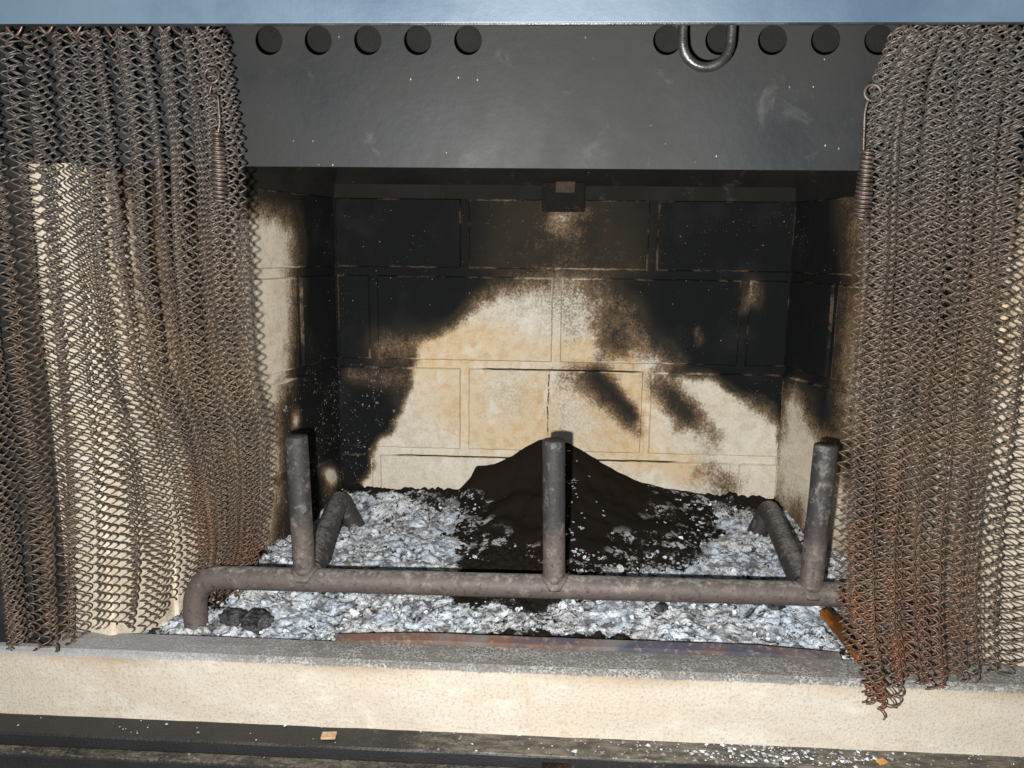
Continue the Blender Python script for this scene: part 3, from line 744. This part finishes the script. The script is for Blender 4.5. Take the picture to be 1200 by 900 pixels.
# wood splinter
root = empty('wood_splinter', (.25, -.35, -.19), 'orange scorched wood splinter leaning over the ash beside the right curtain', 'wood')
mb = MB(); A_, B_ = Vector((.2540, -.303, -.1770)), Vector((.2610, -.379, -.1800)); sd_ = Vector((.0085, .002, 0))
mb.add([A_-sd_*.5, A_+sd_*.7, B_+sd_*1.1, B_-sd_*.6, A_-sd_*.5+Vector((0, 0, -.006)), A_+sd_*.7+Vector((0, 0, -.006)), B_+sd_*1.1+Vector((0, 0, -.008)), B_-sd_*.6+Vector((0, 0, -.008))],
       [(0,1,2,3),(4,7,6,5),(0,4,5,1),(1,5,6,2),(2,6,7,3),(3,7,4,0)])
bevel(mb.build('split_wood', M['wood'], root), .001)
mb = MB(); mb.tube(dense([A_+Vector((.0035, .004, .0005)), (A_+B_)/2+Vector((.0050, 0, .0015)), B_+Vector((.0045, 0, .001))], .008), .0020, 8, wob=.5); mb.build('charred_edge', M['woodbark'], root)

# ------------------------------------------------------------ chain mesh curtains
def lerp_tab(tab, z):
    # tab: list of (z, value) from top to bottom
    if z >= tab[0][0]: return tab[0][1]
    for (z0, v0), (z1, v1) in zip(tab, tab[1:]):
        if z >= z1:
            t = (z0-z)/(z0-z1); return v0+(v1-v0)*t
    return tab[-1][1]
def curtain(label, surf, ncoil, ztop, zbot, rustf, seed, spring, wt=lambda u: 1., nb=400):
    rnd = random.Random(seed)
    base = surf(.5, zbot(.5)); base = Vector((base[0], base[1], zbot(.5)))
    root = empty('mesh_curtain', base, label, 'fireplace curtain', 'woven wire spark curtains')
    # equal arc spacing measured mid height
    us = np.linspace(0, 1, nb+1); pts = [Vector((*surf(u, 0.02), 0)) for u in us]
    L = [0]
    for p, q, u in zip(pts, pts[1:], us): L.append(L[-1]+(q-p).length*wt(u))
    total = L[-1]; print('curtain arc', total, 'spacing', total/ncoil)
    sp = total/ncoil; bth = .0020; pitch = .0082; seg = 8; r = .00068; ns = 4
    V, F_, RU = [], [], []
    for c in range(ncoil):
        u = float(np.interp((c+.5)*sp, L, us)); amp = sp*.5/wt(u)+.0009; zb = zbot(u) + rnd.uniform(-.004, .004); ph = pi*(c % 2) + rnd.uniform(-.3, .3)
        nseg = int((ztop-zb)/pitch*seg); ring0 = len(V); prev = None; P = []
        for k in range(nseg+1):
            z = ztop - pitch*k/seg; th = 2*pi*k/seg + ph
            p0 = surf(u, z); p1 = surf(min(1, u+.004), z); p2 = surf(max(0, u-.004), z)
            T = Vector((p1[0]-p2[0], p1[1]-p2[1], 0)).normalized(); N = Vector((T.y, -T.x, 0))
            jx = .0010*noise.noise(Vector((c*3.7, z*60, seed))); 
            am = amp*(1+.32*noise.noise(Vector((c*1.3, z*45, seed+3))))
            P.append(Vector((p0[0], p0[1], z)) + T*(am*cos(th)+jx) + N*bth*sin(th) + Vector((0, 0, .0020*noise.noise(Vector((c*.35, z*20, seed+5))))))
        for k, p in enumerate(P):
            t = (P[min(k+1, len(P)-1)]-P[max(k-1, 0)]).normalized()
            up = Vector((0, -1, 0)); up = (up - t*up.dot(t)).normalized(); sd2 = t.cross(up)
            for m_ in range(ns):
                A = 2*pi*(m_+.5)/ns; V.append(tuple(p+(up*cos(A)+sd2*sin(A))*r)); RU.append(rustf(u, p.z))
        for k in range(len(P)-1):
            for m_ in range(ns):
                a1 = ring0+k*ns; b1 = a1+ns; m2 = (m_+1) % ns
                F_.append((a1+m_, a1+m2, b1+m2, b1+m_))
    o = obj('wire_mesh', V, F_, M['mesh'], root, {'rust': RU}, smooth=True)
    # hanger rings along the rod
    first = None
    for k in range(9):
        u = (k+.3)/9; p = surf(u, ztop)
        if first is None:
            m = MB(); pp = [Vector((p[0]+.0015*sin(A*2), p[1]+.0055*cos(A)*.4, ztop+.003+.0060*sin(A))) + Vector((.004*cos(A), 0, 0)) for A in np.linspace(0, 2*pi, 17)]
            m.tube(pp, .0009, 6, caps=False); first = m.build('hanger_ring', M['mesh'], root, smooth=True, attrs={'rust': [.6]*len(m.v)}); fo = Vector(p).to_3d() if len(p) == 3 else Vector((p[0], p[1], 0))
        else:
            d = first.copy(); COL.objects.link(d); d.parent = root; d.location = first.location + Vector((p[0]-fo.x, p[1]-fo.y, 0))
    # pull spring
    (rx, ry, rz, rr), hook, (sx_, sy_, s0, s1), rad = spring
    m = MB(); m.tube([(rx+rr*cos(A), ry+.001*sin(A), rz+rr*sin(A)) for A in np.linspace(0, 2*pi, 21)], .0010, 6, caps=False); m.build('pull_ring', M['spring'], root, smooth=True)
    m = MB(); m.tube(dense(bezier_path(hook, 6, .003), .002), .0009, 6); m.build('spring_hook', M['spring'], root, smooth=True)
    turns = int((s0-s1)/.0028); q = []
    for k in range(turns*12+1):
        t = k/(turns*12); A = 2*pi*k/12; rr_ = rad*(.72+.5*t if t < .8 else 1.12-1.2*(t-.8))
        q.append((sx_+rr_*cos(A), sy_+rr_*sin(A), s0+(s1-s0)*t + .0006*sin(A)))
    m = MB(); m.tube(q, .00095, 6); m.build('pull_spring', M['spring'], root, smooth=True)
    return root
ZTOP = .2935
# left curtain
xr = [(.30, -.2325), (.22, -.2255), (.14, -.2260), (.05, -.2290), (.00, -.2330), (-.06, -.252), (-.115, -.2745), (-.135, -.2800), (-.18, -.2985), (-.20, -.302)]
yr = [(.30, -.430), (.14, -.430), (.05, -.420), (.00, -.388), (-.06, -.345), (-.115, -.304), (-.135, -.296), (-.18, -.288), (-.20, -.286)]
def surfL(u, z):
    R0 = lerp_tab(xr, z); Y1 = lerp_tab(yr, z); x0 = -.432 if z < .1 else -.432
    x0 += .010*float(sm(.1, -.15, z))
    k = float(sm(.30, .70, u)); yb = -.432 + (Y1+.432)*k
    w1 = 2*pi*(7.0*u + .25*sin(5*u+1) + .05*sin(z*7+u*9)); A = .0150*(.75+.35*sin(7*u+2))*(1-.45*float(sm(.04, .10, u))*float(sm(.36, .28, u)))*(.55+.45*float(sm(.30, .15, z)))*(1+.35*float(sm(0, -.12, z)))
    x = x0 + (R0-x0)*u + .0035*sin(2*w1)*.9
    y = yb + A*cos(w1) + .003*cos(2.7*w1+z*11)
    return (x, y)
curtain('brown wire spark curtain bunched at the left, its hem behind the grate', surfL, 92, ZTOP,
        lambda u: -.167 - .019*float(sm(.30, .55, u)) + .006*sin(u*22) - .008*float(sm(.85, 1, u)),
        lambda u, z: float(sm(.72, .95, u))*float(sm(-.08, -.15, z))*.7 + .5*math.exp(-((u-.68)/.05)**2)*float(sm(0, -.08, z)), 3,
        ((-.2345, -.452, .2600, .0050), [(-.2345, -.452, .2555), (-.2372, -.452, .247), (-.2310, -.452, .2480), (-.2305, -.452, .2300), (-.2330, -.452, .2200)], (-.2330, -.452, .2250, .1780), .0046), wt=lambda u: 1. - .30*float(sm(.04, .10, u))*float(sm(.36, .28, u)))
# right curtain
xl = [(.30, .2170), (.26, .205), (.22, .2035), (.14, .2080), (.05, .2095), (-.06, .2130), (-.12, .2200), (-.17, .2330), (-.22, .240)]
def surfR(u, z):
    L0 = lerp_tab(xl, z); x1 = .455
    k = float(sm(.42, .60, u)); uu = u
    w1 = 2*pi*(7.5*min(u, .62)/.62*(1) + 1.4*max(0, u-.62)/.38 + .05*sin(z*6+u*7)); A = (.0155*(1-k)+.0075*k)*(.8+.3*sin(9*u))*(.55+.45*float(sm(.30, .15, z)))
    f = u*(.80 if u < .5 else 1) if False else (.50*u/.62 if u < .62 else .50+.50*(u-.62)/.38)
    x = L0 + (x1-L0)*f + .0035*sin(2*w1)*(1-k)
    y = -.437 + A*cos(w1) + .003*cos(2.7*w1+z*11)*(1-k)
    return (x, y)
curtain('brown wire spark curtain at the right, hem hanging down over the cream kerb', surfR, 98, ZTOP,
        lambda u: lerp_tab([(0, -.155), (-.03, -.168), (-.06, -.196), (-.10, -.192), (-.14, -.165), (-.4, -.160), (-.6, -.156), (-.8, -.142), (-1, -.14)], -u) + .004*sin(u*40),
        lambda u, z: .5*float(sm(-.04, -.13, z))*float(sm(.65, .4, u)) + .35*float(sm(.3, .1, u))*float(sm(.05, -.05, z)), 11,
        ((.2000, -.452, .2500, .0052), [(.1975, -.452, .2460), (.1960, -.452, .2380), (.1975, -.452, .2120)], (.2000, -.452, .2150, .1700), .0046), wt=lambda u: 1. - .36*float(sm(.5, .62, u)))
# curtain rod hidden just above the lintel edge
mb = MB(); mb.tube([(-.60, -.432, .303), (.62, -.432, .303)], .0045, 12)
tag(mb.build('curtain_rod', M['black'], smooth=True), 'black steel rod carrying the wire curtains behind the lintel', 'curtain rod')

# white ash crumbs spilled on the ledge
V, F_, T = [], [], []
for k in range(420):
    x = random.gauss(.175, .05) if k < 330 else random.uniform(-.45, .42); y = random.uniform(-.434, -.412); sz = random.choice([.0004, .0005, .0006, .0008, .0012, .0019])*(1.2 if k < 330 else .8); y += random.gauss(0, .002); y = min(max(y, -.434), -.412); tn = random.choice([.25, .5, .8, 1])
    i0 = len(V); rot = Matrix.Rotation(random.uniform(0, 6), 3, 'Z') @ Matrix.Rotation(random.uniform(0, 6), 3, 'X')
    for q in ((1,0,0),(-1,0,0),(0,1,0),(0,-1,0),(0,0,1),(0,0,-1)):
        p = rot @ Vector(q)*sz*random.uniform(.6, 1.3); V.append((x+p.x, y+p.y, -.2450+abs(p.z)*.5)); T.append(tn)
    for f in ((0,2,4),(2,1,4),(1,3,4),(3,0,4),(2,0,5),(1,2,5),(3,1,5),(0,3,5)): F_.append(tuple(i0+t for t in f))
o = obj('ash_crumbs', V, F_, M['flake'], None, {'tone': T}); tag(o, 'white ash crumbs spilled along the black ledge below the kerb', 'ash crumbs', kind='stuff')

for o in S.objects:
    k = o.name.split('.')[0]
    if o.parent is None and k in ('steel_jamb', 'top_plate', 'firebrick_panel', 'charcoal_lump', 'chip'):
        o['group'] = {'steel_jamb': 'steel jambs of the opening', 'top_plate': 'steel plates over the side walls', 'firebrick_panel': 'cast firebrick walls of the firebox',
                      'charcoal_lump': 'charcoal lumps in the ash', 'chip': 'chips lying on the ledge'}[k]
